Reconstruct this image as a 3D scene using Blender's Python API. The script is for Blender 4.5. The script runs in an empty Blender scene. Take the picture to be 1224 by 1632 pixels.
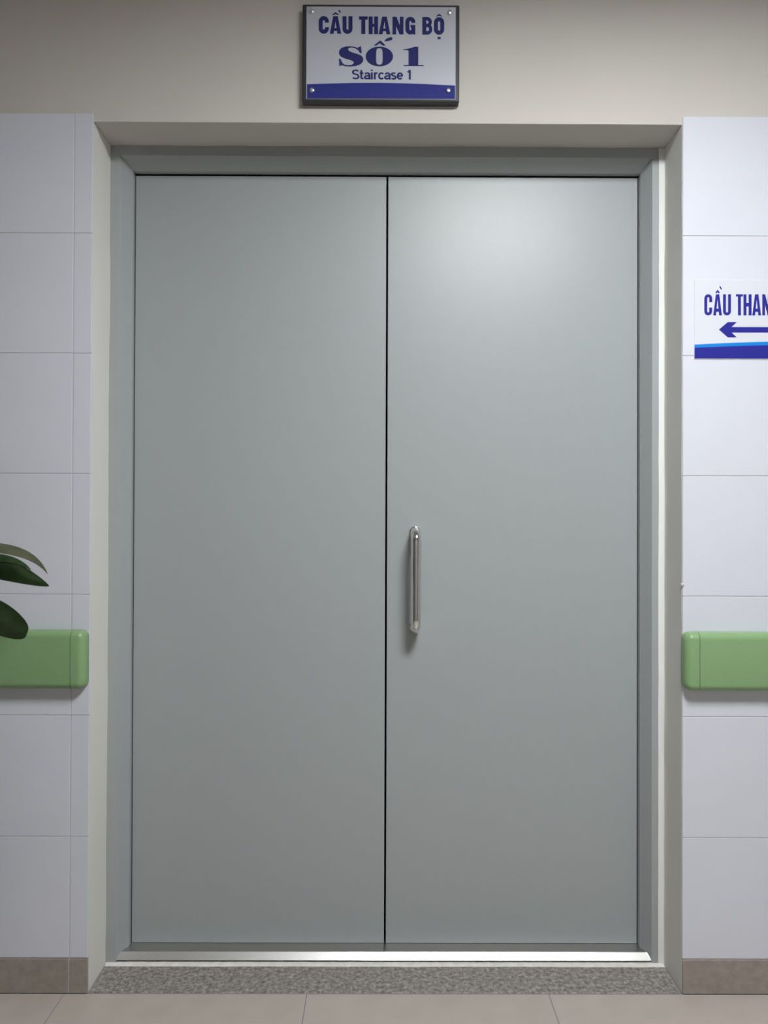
import bpy, bmesh, math, random
from mathutils import Vector, Matrix, noise
random.seed(7)
C = bpy.context.scene.collection
SC = bpy.context.scene

# ---------------------------------------------------------------- camera
FPX = 1300.0
CAM = Vector((-0.0147, -2.0338, 1.1794))
YAW, PITCH, ROLL = 0.0036, 0.0075, 0.0034
fw = Vector((math.sin(YAW)*math.cos(PITCH), math.cos(YAW)*math.cos(PITCH), math.sin(PITCH)))
r0 = Vector((math.cos(YAW), -math.sin(YAW), 0)); u0 = r0.cross(fw)
RT = r0*math.cos(ROLL) + u0*math.sin(ROLL); UP = u0*math.cos(ROLL) - r0*math.sin(ROLL)
cd = bpy.data.cameras.new('camera'); cam = bpy.data.objects.new('camera', cd); C.objects.link(cam)
M = Matrix((RT, UP, -fw)).transposed().to_4x4(); M.translation = CAM
cam.matrix_world = M
cd.sensor_fit = 'VERTICAL'; cd.sensor_height = 36.0; cd.lens = FPX/1632*36.0
cd.clip_start = 0.02; cd.clip_end = 50
SC.camera = cam

def at(px, py, Y):
    """point of the vertical plane y = Y seen at this pixel"""
    d = fw*FPX + RT*(px-612) + UP*(816-py)
    t = (Y-CAM.y)/d.y
    return CAM + d*t

# ---------------------------------------------------------------- world, exposure
w = bpy.data.worlds.new('world'); SC.world = w; w.use_nodes = True
w.node_tree.nodes['Background'].inputs[0].default_value = (0.5, 0.52, 0.55, 1)
w.node_tree.nodes['Background'].inputs[1].default_value = 0.0
SC.view_settings.view_transform = 'Standard'; SC.view_settings.look = 'None'
SC.view_settings.gamma = 1.0; SC.view_settings.use_curve_mapping = False
SC.view_settings.exposure = 0.38
LAMP_POWER = 44.0
LAMP_X, LAMP_Y, CEIL = 0.52, -1.35, 2.60

# ---------------------------------------------------------------- materials
def lin(c):
    return tuple(((v/255)/12.92 if v/255 <= .04045 else ((v/255+.055)/1.055)**2.4) for v in c)
MATS = {}
def mat(name, col, rough=.5, metal=0, var=0.0, vscale=8.0, bump=0.0, bscale=200.0, spec=.5, coat=0, extra=None):
    m = bpy.data.materials.new(name); m.use_nodes = True
    nt = m.node_tree; b = nt.nodes['Principled BSDF']
    b.inputs['Base Color'].default_value = (*col, 1); b.inputs['Roughness'].default_value = rough
    b.inputs['Metallic'].default_value = metal; b.inputs['Specular IOR Level'].default_value = spec
    b.inputs['Coat Weight'].default_value = coat
    tc = nt.nodes.new('ShaderNodeTexCoord')
    if var > 0:
        n = nt.nodes.new('ShaderNodeTexNoise'); n.inputs['Scale'].default_value = vscale; n.inputs['Detail'].default_value = 6
        nt.links.new(tc.outputs['Object'], n.inputs['Vector'])
        r = nt.nodes.new('ShaderNodeValToRGB')
        r.color_ramp.elements[0].position = .3; r.color_ramp.elements[1].position = .7
        r.color_ramp.elements[0].color = (*[c*(1-var) for c in col], 1)
        r.color_ramp.elements[1].color = (*[min(1, c*(1+var)) for c in col], 1)
        nt.links.new(n.outputs['Fac'], r.inputs['Fac']); nt.links.new(r.outputs['Color'], b.inputs['Base Color'])
    if bump > 0:
        n = nt.nodes.new('ShaderNodeTexNoise'); n.inputs['Scale'].default_value = bscale; n.inputs['Detail'].default_value = 3
        nt.links.new(tc.outputs['Object'], n.inputs['Vector'])
        bp = nt.nodes.new('ShaderNodeBump'); bp.inputs['Strength'].default_value = bump; bp.inputs['Distance'].default_value = .001
        nt.links.new(n.outputs['Fac'], bp.inputs['Height']); nt.links.new(bp.outputs['Normal'], b.inputs['Normal'])
    if extra: extra(nt, b, tc)
    MATS[name] = m
    return m

def granite(nt, b, tc):
    v = nt.nodes.new('ShaderNodeTexNoise'); v.inputs['Scale'].default_value = 85; v.inputs['Detail'].default_value = 5; v.inputs['Roughness'].default_value = .75
    nt.links.new(tc.outputs['Object'], v.inputs['Vector'])
    r = nt.nodes.new('ShaderNodeValToRGB'); e = r.color_ramp.elements
    e[0].position = .34; e[0].color = (.095, .086, .08, 1); e[1].position = .66; e[1].color = (.46, .43, .40, 1)
    k = r.color_ramp.elements.new(.46); k.color = (.215, .192, .175, 1)
    k = r.color_ramp.elements.new(.55); k.color = (.31, .282, .26, 1)
    nt.links.new(v.outputs['Fac'], r.inputs['Fac']); nt.links.new(r.outputs['Color'], b.inputs['Base Color'])

mat('plaster', (.60, .565, .525), .85, var=.03, vscale=3, bump=.25, bscale=90, spec=.25)
mat('plaster_white', (.74, .73, .69), .8, var=.03, vscale=4, bump=.2, bscale=70, spec=.3)
mat('dark_wall', (.30, .28, .26), .7, var=.03, vscale=3)
mat('room_paint', (.74, .74, .74), .85, var=.02, vscale=3)
mat('tile', (.68, .695, .765), .38, var=.015, vscale=6, spec=.4)
mat('grout', (.48, .485, .50), .9)
mat('grout_pale', (.70, .70, .70), .9)
mat('base_tile', (.315, .277, .242), .45, var=.12, vscale=60)
mat('floor_tile', (.46, .405, .36), .32, var=.05, vscale=14)
mat('floor_grout', (.30, .26, .235), .9)
mat('granite', (.25, .23, .21), .5, extra=granite)
mat('filler', (.80, .80, .78), .7, spec=.3)
mat('mortar', (.74, .72, .68), .85, var=.10, vscale=50, bump=.4, bscale=120)
mat('steel_paint', (.36, .387, .392), .37, var=.012, vscale=30, bump=.18, bscale=420, spec=.5)
mat('frame_paint', (.36, .384, .388), .42, var=.015, vscale=30, bump=.12, bscale=420)
mat('rubber', (.010, .010, .011), .7)
mat('stainless', (.56, .55, .53), .36, metal=1, bump=.05, bscale=60)
mat('chrome', (.78, .77, .75), .09, metal=1)
mat('rail_green', (.238, .385, .185), .34, var=.02, vscale=160, bump=.06, bscale=700, spec=.45)
mat('rail_backing', (.10, .16, .06), .5)
mat('sign_board', (.022, .023, .03), .45)
mat('sign_face', (.46, .475, .53), .4)
mat('sign_white', (.685, .70, .765), .35)
mat('ink_dark', (.026, .030, .135), .6, spec=.12)
mat('ink_navy', (.026, .027, .27), .6, spec=.1)
mat('ink_blue', (.026, .032, .20), .6, spec=.15)
mat('ink_cyan', (.012, .22, .66), .6, spec=.1)
mat('screw', (.8, .8, .8), .2, metal=1)
mat('leaf', (.085, .15, .06), .38, var=.35, vscale=25, bump=.1, bscale=60)
mat('leaf_old', (.16, .17, .09), .5, var=.3, vscale=30)
mat('stem', (.10, .15, .05), .5, var=.2, vscale=30)
mat('pot', (.55, .53, .50), .35, var=.05)
mat('soil', (.04, .028, .018), .95, var=.4, vscale=60, bump=1, bscale=150)
mat('lamp_frame', (.75, .75, .75), .4)
m = mat('lamp_glow', (.8, .8, .8), .5)
b = m.node_tree.nodes['Principled BSDF']
b.inputs['Emission Color'].default_value = (.955, .985, 1.0, 1); b.inputs['Emission Strength'].default_value = LAMP_POWER

# ---------------------------------------------------------------- helpers
def tag(o, label=None, cat=None, group=None, kind=None):
    if label: o['label'] = label
    if cat: o['category'] = cat
    if group: o['group'] = group
    if kind: o['kind'] = kind
    return o
def empty(name, loc):
    o = bpy.data.objects.new(name, None); C.objects.link(o); o.location = loc; o.empty_display_size = .1
    return o
def wloc(o):
    v = Vector((0, 0, 0))
    while o: v = v + Vector(o.location); o = o.parent
    return v
def obj(name, bm, m, parent=None, loc=None, smooth=False):
    """one mesh object from world-space bmesh geometry"""
    me = bpy.data.meshes.new(name)
    o = bpy.data.objects.new(name, me); C.objects.link(o)
    base = wloc(parent) if parent else Vector((0, 0, 0))
    org = Vector(loc) if loc is not None else base
    bmesh.ops.translate(bm, verts=bm.verts, vec=-org)
    bmesh.ops.recalc_face_normals(bm, faces=bm.faces)
    if smooth is not False:
        for f in bm.faces: f.smooth = True
        for e in bm.edges:
            if len(e.link_faces) == 2 and e.calc_face_angle(0) > smooth: e.smooth = False
    bm.to_mesh(me); bm.free()
    me.materials.append(MATS[m])
    o.parent = parent; o.location = org-base
    return o
def box(bm, x0, x1, y0, y1, z0, z1, bev=0, seg=2):
    t = bmesh.new()
    r = bmesh.ops.create_cube(t, size=1)
    for v in t.verts:
        v.co = Vector(((x0+x1)/2+v.co.x*(x1-x0), (y0+y1)/2+v.co.y*(y1-y0), (z0+z1)/2+v.co.z*(z1-z0)))
    if bev > 0: bmesh.ops.bevel(t, geom=t.edges[:], offset=bev, segments=seg, profile=.5, affect='EDGES')
    merge(bm, t)
def merge(bm, t):
    mp = {v: bm.verts.new(v.co) for v in t.verts}
    for f in t.faces:
        try: bm.faces.new([mp[v] for v in f.verts])
        except ValueError: pass
    t.free()
def loft(bm, rings, closed=True, caps=True):
    L = [[bm.verts.new(p) for p in r] for r in rings]
    n = len(L[0])
    for a, b in zip(L, L[1:]):
        for i in range(n if closed else n-1):
            j = (i+1) % n
            bm.faces.new((a[i], a[j], b[j], b[i]))
    if caps: bm.faces.new(L[0][::-1]); bm.faces.new(L[-1])
def tube(bm, pts, rad, n=16, caps=True):
    pts = [Vector(p) for p in pts]
    rr = rad if isinstance(rad, list) else [rad]*len(pts)
    t = (pts[1]-pts[0]).normalized()
    nrm = t.orthogonal().normalized(); rings = []
    for i, p in enumerate(pts):
        t2 = (pts[min(i+1, len(pts)-1)]-pts[max(i-1, 0)]).normalized()
        nrm = (nrm - t2*nrm.dot(t2)).normalized(); bn = t2.cross(nrm)
        rings.append([p+(nrm*math.cos(a)+bn*math.sin(a))*rr[i] for a in [2*math.pi*k/n for k in range(n)]])
    loft(bm, rings, True, caps)
def lathe(bm, prof, cen, axis='z', n=24):
    """prof: (radius, height) pairs"""
    rings = []
    for r, h in prof:
        ring = []
        for k in range(n):
            a = 2*math.pi*k/n; c, s = math.cos(a)*r, math.sin(a)*r
            ring.append(Vector(cen)+(Vector((c, s, h)) if axis == 'z' else Vector((c, h, s))))
        rings.append(ring)
    loft(bm, rings, True, True)
LIFT = [0]
def lift(pts):
    LIFT[0] = (LIFT[0]+1) % 12
    return [Vector(p)-Vector((0, LIFT[0]*.00001, 0)) for p in pts]
def prism(bm, pts, depth=.0004):
    """front-facing flat shape of world points, given a little thickness towards the wall"""
    pts = lift(pts)
    a = [bm.verts.new(p) for p in pts]; b = [bm.verts.new(Vector(p)+Vector((0, depth, 0))) for p in pts]
    bm.faces.new(a)
    for i in range(len(a)):
        j = (i+1) % len(a); bm.faces.new((a[i], a[j], b[j], b[i]))
def strip(bm, L, R, depth=.0004, closed=False):
    n = len(L); k_ = lift([(0, 0, 0)])[0]
    L = [Vector(p)+k_ for p in L]; R = [Vector(p)+k_ for p in R]
    a = [bm.verts.new(p) for p in L]; b = [bm.verts.new(p) for p in R]
    a2 = [bm.verts.new(Vector(p)+Vector((0, depth, 0))) for p in L]; b2 = [bm.verts.new(Vector(p)+Vector((0, depth, 0))) for p in R]
    for i in range(n if closed else n-1):
        j = (i+1) % n
        bm.faces.new((a[i], a[j], b[j], b[i])); bm.faces.new((a[i], a[j], a2[j], a2[i])); bm.faces.new((b[i], b[j], b2[j], b2[i]))
    if not closed:
        for i in (0, n-1): bm.faces.new((a[i], b[i], b2[i], a2[i]))

# ---------------------------------------------------------------- measures
W = .7375            # half width of the plastered opening
ZT = 2.1697          # its top
Y1 = .132            # front of the steel frame
YS = .170            # back of the frame's splay
Y3 = .190            # face of the leaves
YB = .30             # back of the wall
XL, XR = -3.795, 3.405
YF = -2.703          # opposite corridor wall
JX = -.195           # a floor joint

# ---------------------------------------------------------------- structure: door wall
wall = empty('wall_back', (0, .15, 0)); tag(wall, kind='structure')
def nz(t, s, amp=.0016): return amp*noise.noise(Vector((t*7.0, s, .3)))+amp*.6*noise.noise(Vector((t*23.0, s+5, .8)))
bm = bmesh.new(); N = 60
for s in (-1, 1):
    rings = []
    for i in range(N+1):
        z = CEIL*i/N
        k_ = 1 if z < ZT-.05 else 0
        a, b_ = s*(W+k_*nz(z, s*3.1, .0008)), s*(W+k_*nz(z, s*9.7))
        e = XL if s < 0 else XR
        rings.append([Vector((e, .004, z)), Vector((a, .004, z)), Vector((b_, Y1, z)), Vector((b_, YB, z)), Vector((e, YB, z))])
    loft(bm, rings)
rings = []
for i in range(N+1):
    x = -W+2*W*i/N
    n = nz(x, 17.3)
    rings.append([Vector((x, .004, CEIL)), Vector((x, .004, ZT)), Vector((x, Y1, ZT+n)), Vector((x, YB, ZT+n)), Vector((x, YB, CEIL))])
loft(bm, rings)
pc_ = obj('plaster_coat', bm, 'plaster', wall); pc_.data.materials.append(MATS['plaster_white'])
for f in pc_.data.polygons:                      # the side reveals are off-white
    if abs(f.normal.x) > .5 and abs(abs(f.center.x)-W) < .01 and f.center.z < ZT+.01: f.material_index = 1
bm = bmesh.new()
p = at(1088, 931.5, 0)
t = bmesh.new(); bmesh.ops.create_icosphere(t, subdivisions=2, radius=1)
for v in t.verts:
    k = 1+.35*noise.noise(v.co*1.7)
    v.co = Vector((p.x+v.co.x*.0055*k, .0005+v.co.y*.004*k, p.z+v.co.z*.0048*k))
merge(bm, t); obj('plaster_lump', bm, 'plaster', wall)

# tiled dado: tiles with real joints on a grout bed
ROW0 = at(60, 1527, 0).z; RH = .3005
TILE_TOP = ROW0+7*RH
GAP = .0016
def tile_mesh(x0, x1, z0, z1, y0, y1, bev=.0007):
    bm = bmesh.new(); box(bm, x0, x1, y0, y1, z0, z1, bev, 1); return bm
cols_l = []; xs = -W-.001; xj = at(114, 946, 0).x
cols_l.append((xj+GAP/2, xs))
x = xj
while x > XL+.01:
    cols_l.append((max(x-.6+GAP/2, XL), x-GAP/2)); x -= .6
cols_r = []; x = W+.001
while x < XR-.01:
    cols_r.append((x+GAP/2 if cols_r else x, min(x+.6-GAP/2, XR))); x += .6
cache = {}
def place(name, key, x0, x1, z0, z1, y0, y1, m, parent):
    k = (key, round(x1-x0, 4), round(z1-z0, 4))
    if k not in cache:
        o = obj(name, tile_mesh(x0, x1, z0, z1, y0, y1), m, parent, loc=(x0, y1, z0)); cache[k] = o
        return o
    o = cache[k].copy(); C.objects.link(o); o.parent = parent; o.location = Vector((x0, y1, z0))-wloc(parent)
    return o
for cols in (cols_l, cols_r):
    for (x0, x1) in cols:
        for r in range(7):
            place('wall_tile', 'w', x0, x1, ROW0+r*RH+GAP/2, ROW0+(r+1)*RH-GAP/2, 0, .0045, 'tile', wall)
bm = bmesh.new()
box(bm, XL, -W-.0025, .0012, .0041, ROW0, TILE_TOP-.001); box(bm, W+.0025, XR, .0012, .0041, ROW0, TILE_TOP-.001)
obj('grout_bed', bm, 'grout', wall)
# skirting
for side, cols in (('left', cols_l), ('right', cols_r)):
    bb = empty('baseboard_'+side, ((cols[0][0]+cols[0][1])/2, 0, 0)); tag(bb, kind='structure')
    for (x0, x1) in cols:
        place('skirting_tile', 'b', x0, x1, .0005, ROW0-.0006, -.003, .0045, 'base_tile', bb)
    bm = bmesh.new(); xa, xb = min(c[0] for c in cols), max(c[1] for c in cols)
    box(bm, xa+.001, xb-.001, -.0016, .0041, .0005, ROW0-.001); obj('skirting_grout', bm, 'grout_pale', bb)

# pale filler strips beside and below the steel frame
xs0 = at(1049, 800, Y1).x
bm = bmesh.new(); rings = []
for i in range(N+1):
    z = .004+(ZT-.006)*i/N; n = nz(z, 31.0, .001)
    rings.append([Vector((xs0+n, Y1-.003, z)), Vector((W+.004, Y1-.003, z)), Vector((W+.004, Y1+.03, z)), Vector((xs0+n, Y1+.03, z))])
loft(bm, rings); obj('filler_strip', bm, 'filler', wall)
bm = bmesh.new(); rings = []
for i in range(N+1):
    x = -W+.001+(2*W-.002)*i/N; n = nz(x, 41.0, .0022)
    rings.append([Vector((x, .118+n, -.004)), Vector((x, .118+n, .0012)), Vector((x, .1305, .0042)), Vector((x, .15, .0042)), Vector((x, .15, -.004))])
loft(bm, rings); obj('mortar_strip', bm, 'mortar', wall)

# floor
floor = empty('floor', (0, -1.5, 0)); tag(floor, kind='structure')
bm = bmesh.new(); box(bm, XL, XR, YF, YB+.6, -.1, -.0012); obj('floor_bed', bm, 'floor_grout', floor)
nx = round((XR-XL)/.6)
for i in range(nx):
    for j in range(5):
        place('floor_tile', 'f', XL+i*.6+.0012, XL+(i+1)*.6-.0012, -.012, 0, max(-(j+1)*.6+.0012-.003, YF), -j*.6-.0012-.003, 'floor_tile', floor)
bm = bmesh.new(); box(bm, -W+.0035, W-.0035, .0005, .1185, -.02, .0006, .0008, 1)
tag(obj('door_sill', bm, 'granite', floor), 'speckled grey granite slab in the doorway')

# ceiling and the other corridor walls
bm = bmesh.new(); box(bm, XL, XR, YF, .3, CEIL, CEIL+.1); tag(obj('ceiling', bm, 'room_paint'), kind='structure')
for nm, a in (('wall_left', (XL-.1, XL, YF, .3)), ('wall_right', (XR, XR+.1, YF, .3)), ('wall_front', (XL, XR, YF-.1, YF))):
    bm = bmesh.new(); box(bm, *a, 0, CEIL); tag(obj(nm, bm, 'dark_wall' if nm == 'wall_front' else 'room_paint'), kind='structure')

# ---------------------------------------------------------------- steel frame
d0, d1, e1 = -.7104, .7051, 2.1414
i0, i1, it = at(209.5, 700, YS).x, at(1020.5, 700, YS).x, at(615, 274, YS).z
frame = empty('trim_1', (0, Y1, 0)); tag(frame, 'grey painted steel frame lining the door opening', 'door frame', kind='structure')
def jamb(xo, xf, xi, s):
    bm = bmesh.new()
    # outline in x,y ; cut to the mitre at the head
    P = [(xo, Y1), (xf-s*.0012, Y1), (xf, Y1+.0012), (xi-s*.001, YS), (xi, YS+.0015), (xi, Y3+.001), (xi-s*.012, Y3+.001), (xi-s*.012, Y3+.07), (xo, Y3+.07)]
    zt = lambda x: ZT-.0005-(abs(x-xo)/abs(xi-xo))*(ZT-it)
    loft(bm, [[Vector((x, y, .0045)) for x, y in P], [Vector((x, y, zt(x))) for x, y in P]])
    return bm
obj('jamb', jamb(-W-.006, d0, i0, 1), 'frame_paint', frame)
obj('jamb', jamb(xs0+.004, d1, i1, -1), 'frame_paint', frame)
bm = bmesh.new()
P = [(ZT+.006, Y1), (e1+.0012, Y1), (e1, Y1+.0012), (it+.001, YS), (it, YS+.0015), (it, Y3+.001), (it+.012, Y3+.001), (it+.012, Y3+.07), (ZT+.006, Y3+.07)]
def hx(z, s):
    k = (ZT-z)/(ZT-it)
    return (-W-.006)+(i0+W+.006)*k if s < 0 else (xs0+.004)+(i1-xs0-.004)*k
loft(bm, [[Vector((hx(z, s), y, z)) for z, y in P] for s in (-1, 1)])
obj('frame_head', bm, 'frame_paint', frame)
ZS = .0250           # top of the steel threshold
bm = bmesh.new()
yb = Y1+.0158
P = [(Y1+.008, .0042), (Y1+.008, .0094), (Y1-.0006, .0096), (Y1-.0004, .0104), (yb-.001, ZS-.0006), (yb+.0012, ZS), (Y3+.06, ZS), (Y3+.06, .0042)]
xa, xb = d0+.0008, d1-.0008
loft(bm, [[Vector((x, y, z)) for y, z in P] for x in (xa, xb)])
tag(obj('threshold', bm, 'stainless', frame), 'polished stainless steel threshold strip')

# ---------------------------------------------------------------- the two leaves
gx = at(615.3, 900, Y3).x
bot = at(615, 1503.5, Y3).z
bot = ZS+.0003
top = it-.005
def leaf_door(name, x0, x1, label):
    o = empty(name, (x0 if name == 'door_1' else x1, Y3, bot)); tag(o, label, 'door', 'leaves of the double door', 'structure')
    bm = bmesh.new(); box(bm, x0, x1, Y3, Y3+.05, bot, top, .0009, 1)
    obj('door_leaf', bm, 'steel_paint', o)
    return o
dl = leaf_door('door_1', i0+.0018, gx-.0026, 'plain grey steel door leaf without a handle')
dr = leaf_door('door_2', gx+.0026, i1-.0018, 'grey steel door leaf carrying the chrome pull handle')
bm = bmesh.new(); box(bm, gx-.03, gx+.03, Y3+.064, Y3+.068, bot, top); obj('meeting_strip', bm, 'rubber', dl)
# pull handle
hp = at(661.5, 848, Y3); hb = at(661, 998, Y3)
hx_ = hp.x; R = .0135
pts = []; out = .066; br = .026
yo = Y3-out
pts.append((hx_, Y3+.002, hp.z)); pts.append((hx_, Y3-.012, hp.z))
for k in range(9):
    a = math.pi/2*k/8; pts.append((hx_, yo+br-br*math.sin(a), hp.z-br+br*math.cos(a)))
for k in range(1, 8): pts.append((hx_, yo, hp.z-br-(hp.z-hb.z-2*br)*k/8))
for k in range(9):
    a = math.pi/2*k/8; pts.append((hx_, yo+br-br*math.cos(a), hb.z+br-br*math.sin(a)))
pts.append((hx_, Y3-.012, hb.z)); pts.append((hx_, Y3+.002, hb.z))
bm = bmesh.new(); tube(bm, pts, R, 24)
h = obj('pull_handle', bm, 'chrome', dr, loc=(hx_, Y3, hb.z), smooth=.9); h['label'] = 'chrome bow-shaped pull handle'
for z in (hp.z, hb.z):
    bm = bmesh.new(); lathe(bm, [(.0162, 0), (.0162, -.003), (.0152, -.005), (.0138, -.0058)], (hx_, Y3, z), 'y', 28)
    obj('rosette', bm, 'chrome', h, smooth=.6)


# ---------------------------------------------------------------- wall guards (green handrails)
def rail(xend, xfar, ztop, zbot, s, label):
    """s: direction from the end cap along the rail"""
    t = empty('handrail', (xend+s*.3, 0, (ztop+zbot)/2)); tag(t, label, 'handrail', 'green wall guards beside the door')
    D = .036; g = .003; rr = .017
    h0, h1 = zbot, ztop
    def ring(x, inset, dep):
        pts = []
        r = rr; ya = -dep
        def arc(cy, cz, a0, a1, r_):
            for k in range(7):
                a = math.radians(a0+(a1-a0)*k/6); pts.append(Vector((x, cy+r_*math.cos(a), cz+r_*math.sin(a))))
        zb, zt2 = h0+inset, h1-inset
        r = min(r, dep*.9)
        pts.append(Vector((x, -g, zb))); arc(ya+r, zb+r, 270, 180, r); arc(ya+r, zt2-r, 180, 90, r); pts.append(Vector((x, -g, zt2)))
        return pts
    xc = xend+s*.034
    bm = bmesh.new(); loft(bm, [ring(xc+s*.0006, 0, D), ring(xfar, 0, D)])
    obj('rail_cover', bm, 'rail_green', t, smooth=.6)
    bm = bmesh.new(); rings = [ring(xc-s*.0006, 0, D)]
    cr = .018
    for k in range(0, 9):
        a = math.pi/2*k/8
        rings.append(ring(xend+s*(cr-cr*math.sin(a)), (cr-cr*math.cos(a))*.85, D-(cr-cr*math.cos(a))))
    loft(bm, rings); obj('end_cap', bm, 'rail_green', t, smooth=.6)
    bm = bmesh.new(); xs_ = sorted((xend+s*.02, xfar)); box(bm, xs_[0], xs_[1], -.02, -.0002, h0+.03, h1-.03); obj('mounting_bracket', bm, 'rail_backing', t)
    return t
yq = -.025
rail(at(136.5, 1052, yq).x, XL+.01, at(70, 1005, yq).z, at(70, 1098, yq).z, -1, 'green plastic wall handrail with rounded end, beside the potted plant')
rail(at(1091, 1056, yq).x, XR-.01, at(1160, 1008.5, yq).z, at(1160, 1101.5, yq).z, 1, 'green plastic wall handrail with rounded end, below the arrow sign')

# ---------------------------------------------------------------- lettering
def thick(pts, s, closed=False):
    """left and right edges of a stroke of width s along 2-D points"""
    L, Rr = [], []; n = len(pts)
    for i, (x, y) in enumerate(pts):
        if closed: a, b_ = pts[i-1], pts[(i+1) % n]
        else: a, b_ = pts[max(i-1, 0)], pts[min(i+1, n-1)]
        dx, dy = b_[0]-a[0], b_[1]-a[1]; l = math.hypot(dx, dy) or 1
        sw = s[i] if isinstance(s, list) else s
        L.append((x-dy/l*sw/2, y+dx/l*sw/2)); Rr.append((x+dy/l*sw/2, y-dx/l*sw/2))
    return L, Rr
def arcp(cx, cy, rx, ry, a0, a1, n=12):
    return [(cx+rx*math.cos(math.radians(a0+(a1-a0)*k/n)), cy+ry*math.sin(math.radians(a0+(a1-a0)*k/n))) for k in range(n+1)]
def glyph(ch, w_, s):
    """condensed bold capitals: list of ('poly', pts) / ('strip', L, R, closed), cap height 1, width w_, stroke s"""
    o = []; q = w_-s; hs = s/2; ry = q/2*1.05; sh = s*.9
    P = lambda *p: o.append(('poly', list(p)))
    def S(pts, closed=False): o.append(('strip',)+thick(pts, s, closed)+(closed,))
    def rect(x0, y0, x1, y1): P((x0, y0), (x1, y0), (x1, y1), (x0, y1))
    topc, botc = 1-hs-ry, hs+ry
    if ch == 'C': S([(w_-hs, .63)]+[(w_-hs, topc)]+arcp(w_/2, topc, q/2, ry, 0, 180)[1:]+arcp(w_/2, botc, q/2, ry, 180, 360)+[(w_-hs, .37)])
    elif ch == 'G':
        S([(w_-hs, .66)]+[(w_-hs, topc)]+arcp(w_/2, topc, q/2, ry, 0, 180)[1:]+arcp(w_/2, botc, q/2, ry, 180, 360)+[(w_-hs, .5)])
        rect(w_*.52, .40, w_, .54); rect(w_-s*.6, 0, w_, .45)
    elif ch == 'O': S(arcp(w_/2, topc, q/2, ry, 0, 180)+arcp(w_/2, botc, q/2, ry, 180, 360), True)
    elif ch == 'U': S([(hs, 1), (hs, .6), (hs, botc)]+arcp(w_/2, botc, q/2, ry, 180, 360)[1:]+[(w_-hs, .6), (w_-hs, 1)])
    elif ch == 'T': rect(0, 1-sh*.85, w_, 1); rect(w_/2-hs, 0, w_/2+hs, 1-sh*.8)
    elif ch == 'H': rect(0, 0, s, 1); rect(w_-s, 0, w_, 1); rect(s*.9, .42, w_-s*.9, .59)
    elif ch == 'N': rect(0, 0, s*.9, 1); rect(w_-s*.9, 0, w_, 1); P((0, 1), (s*.98, 1), (w_, 0), (w_-s*.98, 0))
    elif ch == 'A':
        c = w_/2
        P((0, 0), (s*.95, 0), (c+s*.18, 1), (c-s*.58, 1)); P((w_-s*.95, 0), (w_, 0), (c+s*.58, 1), (c-s*.18, 1)); rect(w_*.25, .17, w_*.75, .32)
    elif ch == 'B':
        rect(0, 0, s, 1)
        th = s*.82
        for y0, y1, ww in ((.52-th/2, 1, w_*.96), (0, .52+th/2, w_)):
            r_ = (y1-y0-th)/2; cx = ww-th/2-min(r_, q*.5)
            o.append(('strip',)+thick([(s*.5, y1-th/2), (cx, y1-th/2)]+arcp(cx, (y0+y1)/2, min(r_, q*.5), r_, 90, -90)[1:]+[(s*.5, y0+th/2)], th)+(False,))
    return o
def draw(bm, parts, f):
    for p in parts:
        if p[0] == 'poly': prism(bm, [f(*q) for q in p[1]])
        else: strip(bm, [f(*q) for q in p[1]], [f(*q) for q in p[2]], closed=p[3])
def word(bm, letters, ytop, ybot, strokepx, Y):
    """letters: (char, x0, x1) in pixels of the lettering's own line"""
    H = ybot-ytop
    for ch, x0, x1 in letters:
        f = lambda u, v, x0=x0: at(x0+u*H, ybot-v*H+.0, Y)
        draw(bm, glyph(ch, (x1-x0)/H, strokepx/H), f)
def tilt(fn_y, x): return fn_y+.0034*(x-612)
def accent(bm, kind, cx, cy, w_, h_, Y):
    if kind == 'circ':
        t_ = h_*.68
        prism(bm, [at(cx-w_/2, cy+h_/2, Y), at(cx, cy-h_/2, Y), at(cx, cy-h_/2+t_, Y), at(cx-w_/2+t_*.9, cy+h_/2, Y)])
        prism(bm, [at(cx+w_/2, cy+h_/2, Y), at(cx, cy-h_/2, Y), at(cx, cy-h_/2+t_, Y), at(cx+w_/2-t_*.9, cy+h_/2, Y)])
    elif kind == 'grave': prism(bm, [at(cx-w_/2, cy-h_/2, Y), at(cx+w_*.05, cy-h_/2, Y), at(cx+w_/2, cy+h_/2, Y), at(cx+w_*.1, cy+h_/2, Y)])
    elif kind == 'acute': prism(bm, [at(cx-w_/2, cy+h_/2, Y), at(cx+w_*.16, cy-h_*.42, Y), at(cx+w_*.42, cy-h_/2, Y), at(cx+w_/2, cy-h_*.2, Y), at(cx+w_*.38, cy+h_*.15, Y), at(cx-w_*.15, cy+h_*.5, Y)])
    elif kind == 'dot': prism(bm, [at(cx-w_/2, cy-h_/2, Y), at(cx+w_/2, cy-h_/2, Y), at(cx+w_/2, cy+h_/2, Y), at(cx-w_/2, cy+h_/2, Y)])

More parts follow.
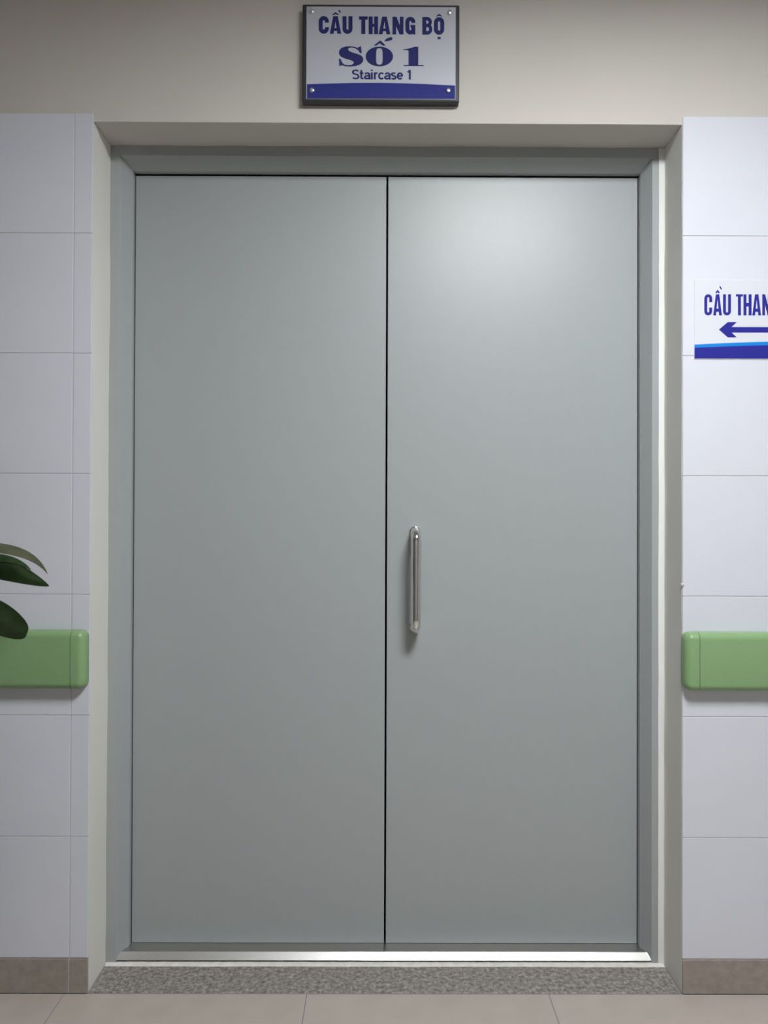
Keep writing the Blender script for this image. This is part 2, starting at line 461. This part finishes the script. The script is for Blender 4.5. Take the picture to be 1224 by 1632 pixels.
# ---------------------------------------------------------------- staircase sign above the door
c = at(607, 160, 0)
sign = empty('staircase_sign', (c.x, -.01, c.z)); tag(sign, 'black-framed white staircase sign with blue lettering, on the wall above the door', 'sign')
YF_ = -.024
a, b_ = at(482, 6, -.022), at(732, 162.5, -.022)
bm = bmesh.new(); box(bm, a.x, b_.x, -.021, .0035, b_.z, a.z, .003, 2); obj('backing_board', bm, 'sign_board', sign)
a2, b2 = at(488.5, 10, YF_), at(726, 158.5, YF_)
bm = bmesh.new(); box(bm, a2.x, b2.x, YF_, -.0205, b2.z, a2.z, .0005, 1); face = obj('sign_face', bm, 'sign_face', sign)
YP = YF_-.0004
bm = bmesh.new()
topb = []
for k in range(21):
    x = 489.2+(725.3-489.2)*k/20; u = (x-489)/237
    topb.append((x, 134.6+.8*u-3.6*math.sin(math.pi*min(1, u*.95+.03))+1.2*u))
strip(bm, [at(x, y, YP) for x, y in topb], [at(x, 157.2+.0034*(x-607), YP) for x, y in topb])
obj('printed_band', bm, 'ink_blue', face)
bm = bmesh.new()
L1 = [('C', 507.8, 524.2), ('A', 525.6, 543.8), ('U', 545.8, 561.8), ('T', 572, 586), ('H', 587.5, 602.6), ('A', 603.5, 622), ('N', 625.5, 643), ('G', 646, 662), ('B', 673, 689), ('O', 691.6, 708)]
for ch, x0, x1 in L1:
    dy = .0105*(x0-507); word(bm, [(ch, x0, x1)], 25.6+dy*.85, 53.6+dy*.85, 6.5, YP)
accent(bm, 'circ', 534.7, 21.5, 12, 4.6, YP); accent(bm, 'grave', 541, 18.2, 5.5, 4.2, YP)
accent(bm, 'circ', 699.8, 24.0, 11, 4.4, YP); accent(bm, 'dot', 699.8, 60.6, 5.2, 3.6, YP)
obj('lettering', bm, 'ink_dark', face)
# the wide fat-face line  S O 1
bm = bmesh.new()
z4 = lambda x, y: at(460+x/4.08, y/4.08, YP)
Lc = [(476, 343), (462, 322), (440, 307), (408, 301), (372, 302), (343, 311), (328, 330), (327, 350), (340, 368), (368, 381), (402, 390), (420, 399), (424, 411), (410, 421), (388, 425), (362, 420), (345, 404), (334, 384)]
Rc = [(466, 346), (452, 326), (432, 313), (410, 308), (394, 311), (386, 319), (393, 331), (415, 341), (445, 350), (474, 362), (486, 380), (483, 401), (466, 419), (436, 429), (398, 432), (366, 430), (340, 420), (326, 386)]
strip(bm, [z4(*p) for p in Lc], [z4(*p) for p in Rc])
prism(bm, [z4(*p) for p in [(470, 297), (476, 343), (462, 343), (450, 318), (452, 306), (462, 305)]])
prism(bm, [z4(*p) for p in [(326, 382), (337, 382), (350, 410), (346, 424), (338, 426), (331, 432)]])
ou, inn = [], []
for k in range(48):
    a_ = 2*math.pi*k/48; cc, ss = math.cos(a_), math.sin(a_)
    ou.append(z4(590+89*cc, 367-64*ss))
    e_ = .55
    inn.append(z4(590+21*math.copysign(abs(cc)**e_, cc), 367-53*math.copysign(abs(ss)**e_, ss)))
strip(bm, ou, inn, closed=True)
prism(bm, [z4(*p) for p in [(780, 425), (780, 330), (768, 325), (745, 325), (745, 321), (775, 317), (800, 310), (818, 304), (843, 304), (843, 425)]])
prism(bm, [z4(*p) for p in [(748, 423.5), (878, 423.5), (878, 429), (748, 429)]])
prism(bm, [z4(*p) for p in [(553, 296), (592, 265), (600, 265), (631, 296), (612, 296), (591, 281), (570, 296)]])
prism(bm, [z4(*p) for p in [(622, 269), (634, 252), (652, 244), (668, 241), (676, 249), (672, 259), (652, 266)]])
obj('lettering', bm, 'ink_dark', face)
def small(ch, s_):
    """light sans letters for the English line: centre-line strokes, x height .72, returns (strokes, width)"""
    X = .72; h2 = s_/2
    ell = lambda cx, cy, rx, ry, a0, a1, n=14: arcp(cx, cy, rx, ry, a0, a1, n)
    if ch == 'S':
        return [ell(.29, .735, .225, .195, 25, 180, 9)+[(.075, .68), (.13, .59), (.29, .525), (.45, .46)]+ell(.29, .265, .225, .195, 20, -160, 12)], .60
    if ch == 't': return [[(.14, .95), (.14, .5), (.14, .18), (.17, .09), (.24, h2), (.32, h2)], [(.0, X-h2), (.31, X-h2)]], .36
    if ch == 'a': return [[(.06, .54)]+ell(.25, .47, .175, .18, 150, 0, 9)+[(.425, .2), (.43, .08), (.46, 0)], [(.42, .40), (.30, .375), (.18, .35)]+ell(.19, .205, .13, .135, 110, 300, 10)+[(.34, .10), (.42, .20)]], .52
    if ch == 'i': return [[(.09, 0), (.09, X)], [(.09, .86), (.09, 1.0)]], .24
    if ch == 'r': return [[(.09, 0), (.09, X)], [(.09, .44), (.13, .58), (.21, .65), (.31, .645)]], .36
    if ch == 'c': return [ell(.25, .36, .18, .295, 40, 320, 20)], .49
    if ch == 's': return [ell(.22, .535, .155, .125, 30, 180, 8)+[(.08, .48), (.14, .405), (.24, .365), (.34, .32)]+ell(.22, .19, .16, .13, 20, -155, 10)], .47
    if ch == 'e': return [[(.07, .36), (.43, .36)]+ell(.25, .36, .18, .295, 12, 318, 22)], .53
    if ch == '1': return [[(.25, 0), (.25, 1.0)], [(.07, .76), (.16, .82), (.25, .96)]], .40
    return [], .26
def small_line(text, x0, x1, ycap, ybase, Y, m, parent):
    bm = bmesh.new(); s_ = .158; tot = sum(small(c_, s_)[1] for c_ in text)-.06; k = (x1-x0)/tot; u = 0; H = ybase-ycap
    for c_ in text:
        st, wd = small(c_, s_)
        for pts in st:
            L_, R_ = thick(pts, s_)
            f = lambda q: at(x0+(u+q[0])*k, ybase-q[1]*H+.0055*(u+q[0])*k, Y)
            strip(bm, [f(q) for q in L_], [f(q) for q in R_])
        u += wd
    return obj('lettering', bm, m, parent)
small_line('Staircase 1', 561, 655, 110.8, 126.3, YP, 'ink_dark', face)
for px, py in ((496.8, 18.5), (716.5, 20.3), (497.3, 144.5), (714.3, 144.8)):
    p = at(px, py, YF_)
    bm = bmesh.new(); lathe(bm, [(.0058, 0), (.0058, -.003), (.0050, -.0044), (.0030, -.0052)], (p.x, YF_, p.z), 'y', 20)
    obj('screw_cap', bm, 'screw', sign, smooth=.5)

# ---------------------------------------------------------------- arrow sign on the right
c = at(1200, 573, 0)
s2 = empty('arrow_sign', (c.x, 0, c.z)); tag(s2, 'white direction sign with blue arrow and blue band, on the tiled wall', 'sign')
YQ = -.0018; XE = 1296
a, b_ = at(1106.6, 445.8, YQ), at(XE, 573, YQ)
bm = bmesh.new(); box(bm, a.x, b_.x, YQ, -.0002, b_.z, a.z, .0004, 1); sheet = obj('sign_sheet', bm, 'sign_white', s2)
YP = YQ-.0004
xsn = [1106.9+(XE-.4-1106.9)*k/24 for k in range(25)]
cy = lambda x: 549.2-(x-1107)*.056+((x-1107)/190)**2*5.0
ny = lambda x: 554.3-(x-1107)*.048+((x-1107)/190)**2*4.0
bm = bmesh.new(); strip(bm, [at(x, cy(x), YP) for x in xsn], [at(x, ny(x), YP) for x in xsn]); obj('printed_band', bm, 'ink_cyan', s2)
bm = bmesh.new(); strip(bm, [at(x, ny(x), YP) for x in xsn], [at(x, 571.2+.0034*(x-1107), YP) for x in xsn]); obj('printed_band', bm, 'ink_navy', s2)
bm = bmesh.new()
word(bm, [('C', 1122.5, 1135), ('A', 1136.7, 1150.6), ('U', 1152.4, 1165), ('T', 1173, 1184), ('H', 1185, 1197.8), ('A', 1199, 1213), ('N', 1215, 1228), ('G', 1230, 1242.5), ('B', 1252, 1264.5), ('O', 1266.5, 1279)], 469.0, 502.6, 4.6, YP)
accent(bm, 'circ', 1143.8, 464.3, 8, 5.2, YP); accent(bm, 'grave', 1148.4, 458.9, 4.4, 5.0, YP)
accent(bm, 'circ', 1272.8, 464.6, 8, 5, YP); accent(bm, 'dot', 1272.8, 507.6, 4, 4, YP)
obj('lettering', bm, 'ink_navy', sheet)
bm = bmesh.new()
for q in ([(1145.8, 525.2), (1160, 513.3), (1174.3, 513.3), (1165.8, 521.2)], [(1145.8, 525.2), (1160, 537.6), (1174.0, 537.6), (1166.2, 530)], [(1145.8, 525.2), (1165.8, 521.2), (1268, 521.3), (1268, 530.2), (1166.2, 530)]):
    prism(bm, [at(x, y, YP) for x, y in q])
obj('arrow', bm, 'ink_navy', sheet)

# ---------------------------------------------------------------- potted plant at the left
PY = -.27
pc = at(-150, 1400, PY)
PX = pc.x
plant = empty('potted_plant', (PX, PY, 0)); tag(plant, 'leafy green plant in a pale pot beside the tiled wall', 'plant')
bm = bmesh.new(); lathe(bm, [(.02, .0), (.105, .0), (.112, .01), (.145, .26), (.158, .265), (.160, .30), (.150, .302), (.142, .262), (.02, .255)], (PX, PY, .0005), 'z', 36); obj('pot', bm, 'pot', plant, smooth=.6)
bm = bmesh.new(); lathe(bm, [(.01, .256), (.141, .262), (.12, .272), (.06, .277), (.01, .279)], (PX, PY, .0005), 'z', 28); obj('soil', bm, 'soil', plant, smooth=1)
def bez(p, t):
    p = [Vector(q) for q in p]
    while len(p) > 1: p = [p[i].lerp(p[i+1], t) for i in range(len(p)-1)]
    return p[0]
def leafblade(ctrl, width, side, fold=.25, m='leaf', blunt=1.0, n=24, wavy=0.0, curl=0.0):
    """leaf blade along a bezier spine, folded along its midrib"""
    bm = bmesh.new(); grid = []
    side = Vector(side).normalized()
    for i in range(n+1):
        t = math.sin(math.pi/2*i/n); c_ = bez(ctrl, t); tg = (bez(ctrl, min(1, t+.02))-bez(ctrl, max(0, t-.02))).normalized()
        sd = (side-tg*side.dot(tg)).normalized(); up = sd.cross(tg)
        wd = width*(math.sin(math.pi*min(1, t**.75*.97+.03))**blunt)*.5+.0006
        row = []
        for k in range(-4, 5):
            u = k/4
            row.append(bm.verts.new(c_+sd*u*wd+up*(abs(u)*fold*wd + wavy*wd*math.sin(9*t+u*2) + curl*u*u*wd)))
        grid.append(row)
    for i in range(n):
        for k in range(8): bm.faces.new((grid[i][k], grid[i][k+1], grid[i+1][k+1], grid[i+1][k]))
    bmesh.ops.solidify(bm, geom=bm.faces[:], thickness=.0008)
    return obj('leaf', bm, m, plant, smooth=1.2)
A = lambda x, y, Y: at(x, y, Y)
stems = []
def stem(top, r=.006, bend=(0, 0, 0)):
    base = Vector((PX+random.uniform(-.05, .05), PY+random.uniform(-.05, .05), .268))
    ctrl = [base, base+Vector((0, 0, .3))+Vector(bend), Vector(top)+Vector((0, 0, -.12)), Vector(top)]
    bm = bmesh.new(); tube(bm, [bez(ctrl, k/14) for k in range(15)], [r*(1-.55*k/14) for k in range(15)], 8)
    obj('stem', bm, 'stem', plant, smooth=1)
# the leaves that reach into view
b1 = A(-112, 888, -.29); stem(b1)
leafblade([b1, A(-45, 886, -.30), A(20, 912, -.29), A(78, 934, -.27)], .064, (-.25, -.35, .9), .15, 'leaf', .75)
b2_ = A(-118, 872, -.22); stem(b2_)
leafblade([b2_, A(-20, 864, -.21), A(50, 868, -.2), A(76, 915, -.19)], .050, (.1, 1, .36), .1, 'leaf_old', 1.0)
leafblade([A(-60, 893, -.31), A(-20, 896, -.31), A(20, 889, -.305), A(49, 909, -.30)], .026, (-.3, -.5, .7), .7, 'leaf', .7)
b3 = A(-115, 962, -.31); stem(b3)
leafblade([b3, A(-50, 966, -.33), A(10, 990, -.34), A(43, 1010, -.34)], .092, (-.3, -.3, .9), .12, 'leaf', .33, wavy=.05)
# the rest of its crown, outside the picture
for i in range(13):
    an = math.radians(95+i*170/12+random.uniform(-6, 6)); hgt = random.uniform(.75, 1.35); ln = random.uniform(.2, .3)
    dy_ = math.sin(an)*.55
    top = Vector((PX-.02+math.cos(an)*.08, PY+dy_*.08, hgt))
    stem(top, .005)
    d = Vector((math.cos(an), dy_*.5, 0))
    leafblade([top, top+d*ln*.4+Vector((0, 0, .1)), top+d*ln*.8+Vector((0, 0, .05)), top+d*ln+Vector((0, 0, -.08))], random.uniform(.08, .11), Vector((-d.y, d.x, .2)), .2)

# ---------------------------------------------------------------- ceiling lamps
def lamp(x, y, label):
    t = empty('ceiling_light_offscreen', (x, y, CEIL-.03)); tag(t, label, 'lamp')
    h_ = .3
    bm = bmesh.new()
    for a in ((x-h_-.02, x+h_+.02, y-h_-.02, y-h_), (x-h_-.02, x+h_+.02, y+h_, y+h_+.02), (x-h_-.02, x-h_, y-h_, y+h_), (x+h_, x+h_+.02, y-h_, y+h_)):
        box(bm, *a, CEIL-.03, CEIL-.0005)
    obj('frame', bm, 'lamp_frame', t)
    bm = bmesh.new(); box(bm, x-h_, x+h_, y-h_, y+h_, CEIL-.018, CEIL-.0005); obj('diffuser_offscreen', bm, 'lamp_glow', t)
lamp(LAMP_X, LAMP_Y, 'square white ceiling light panel over the double door')
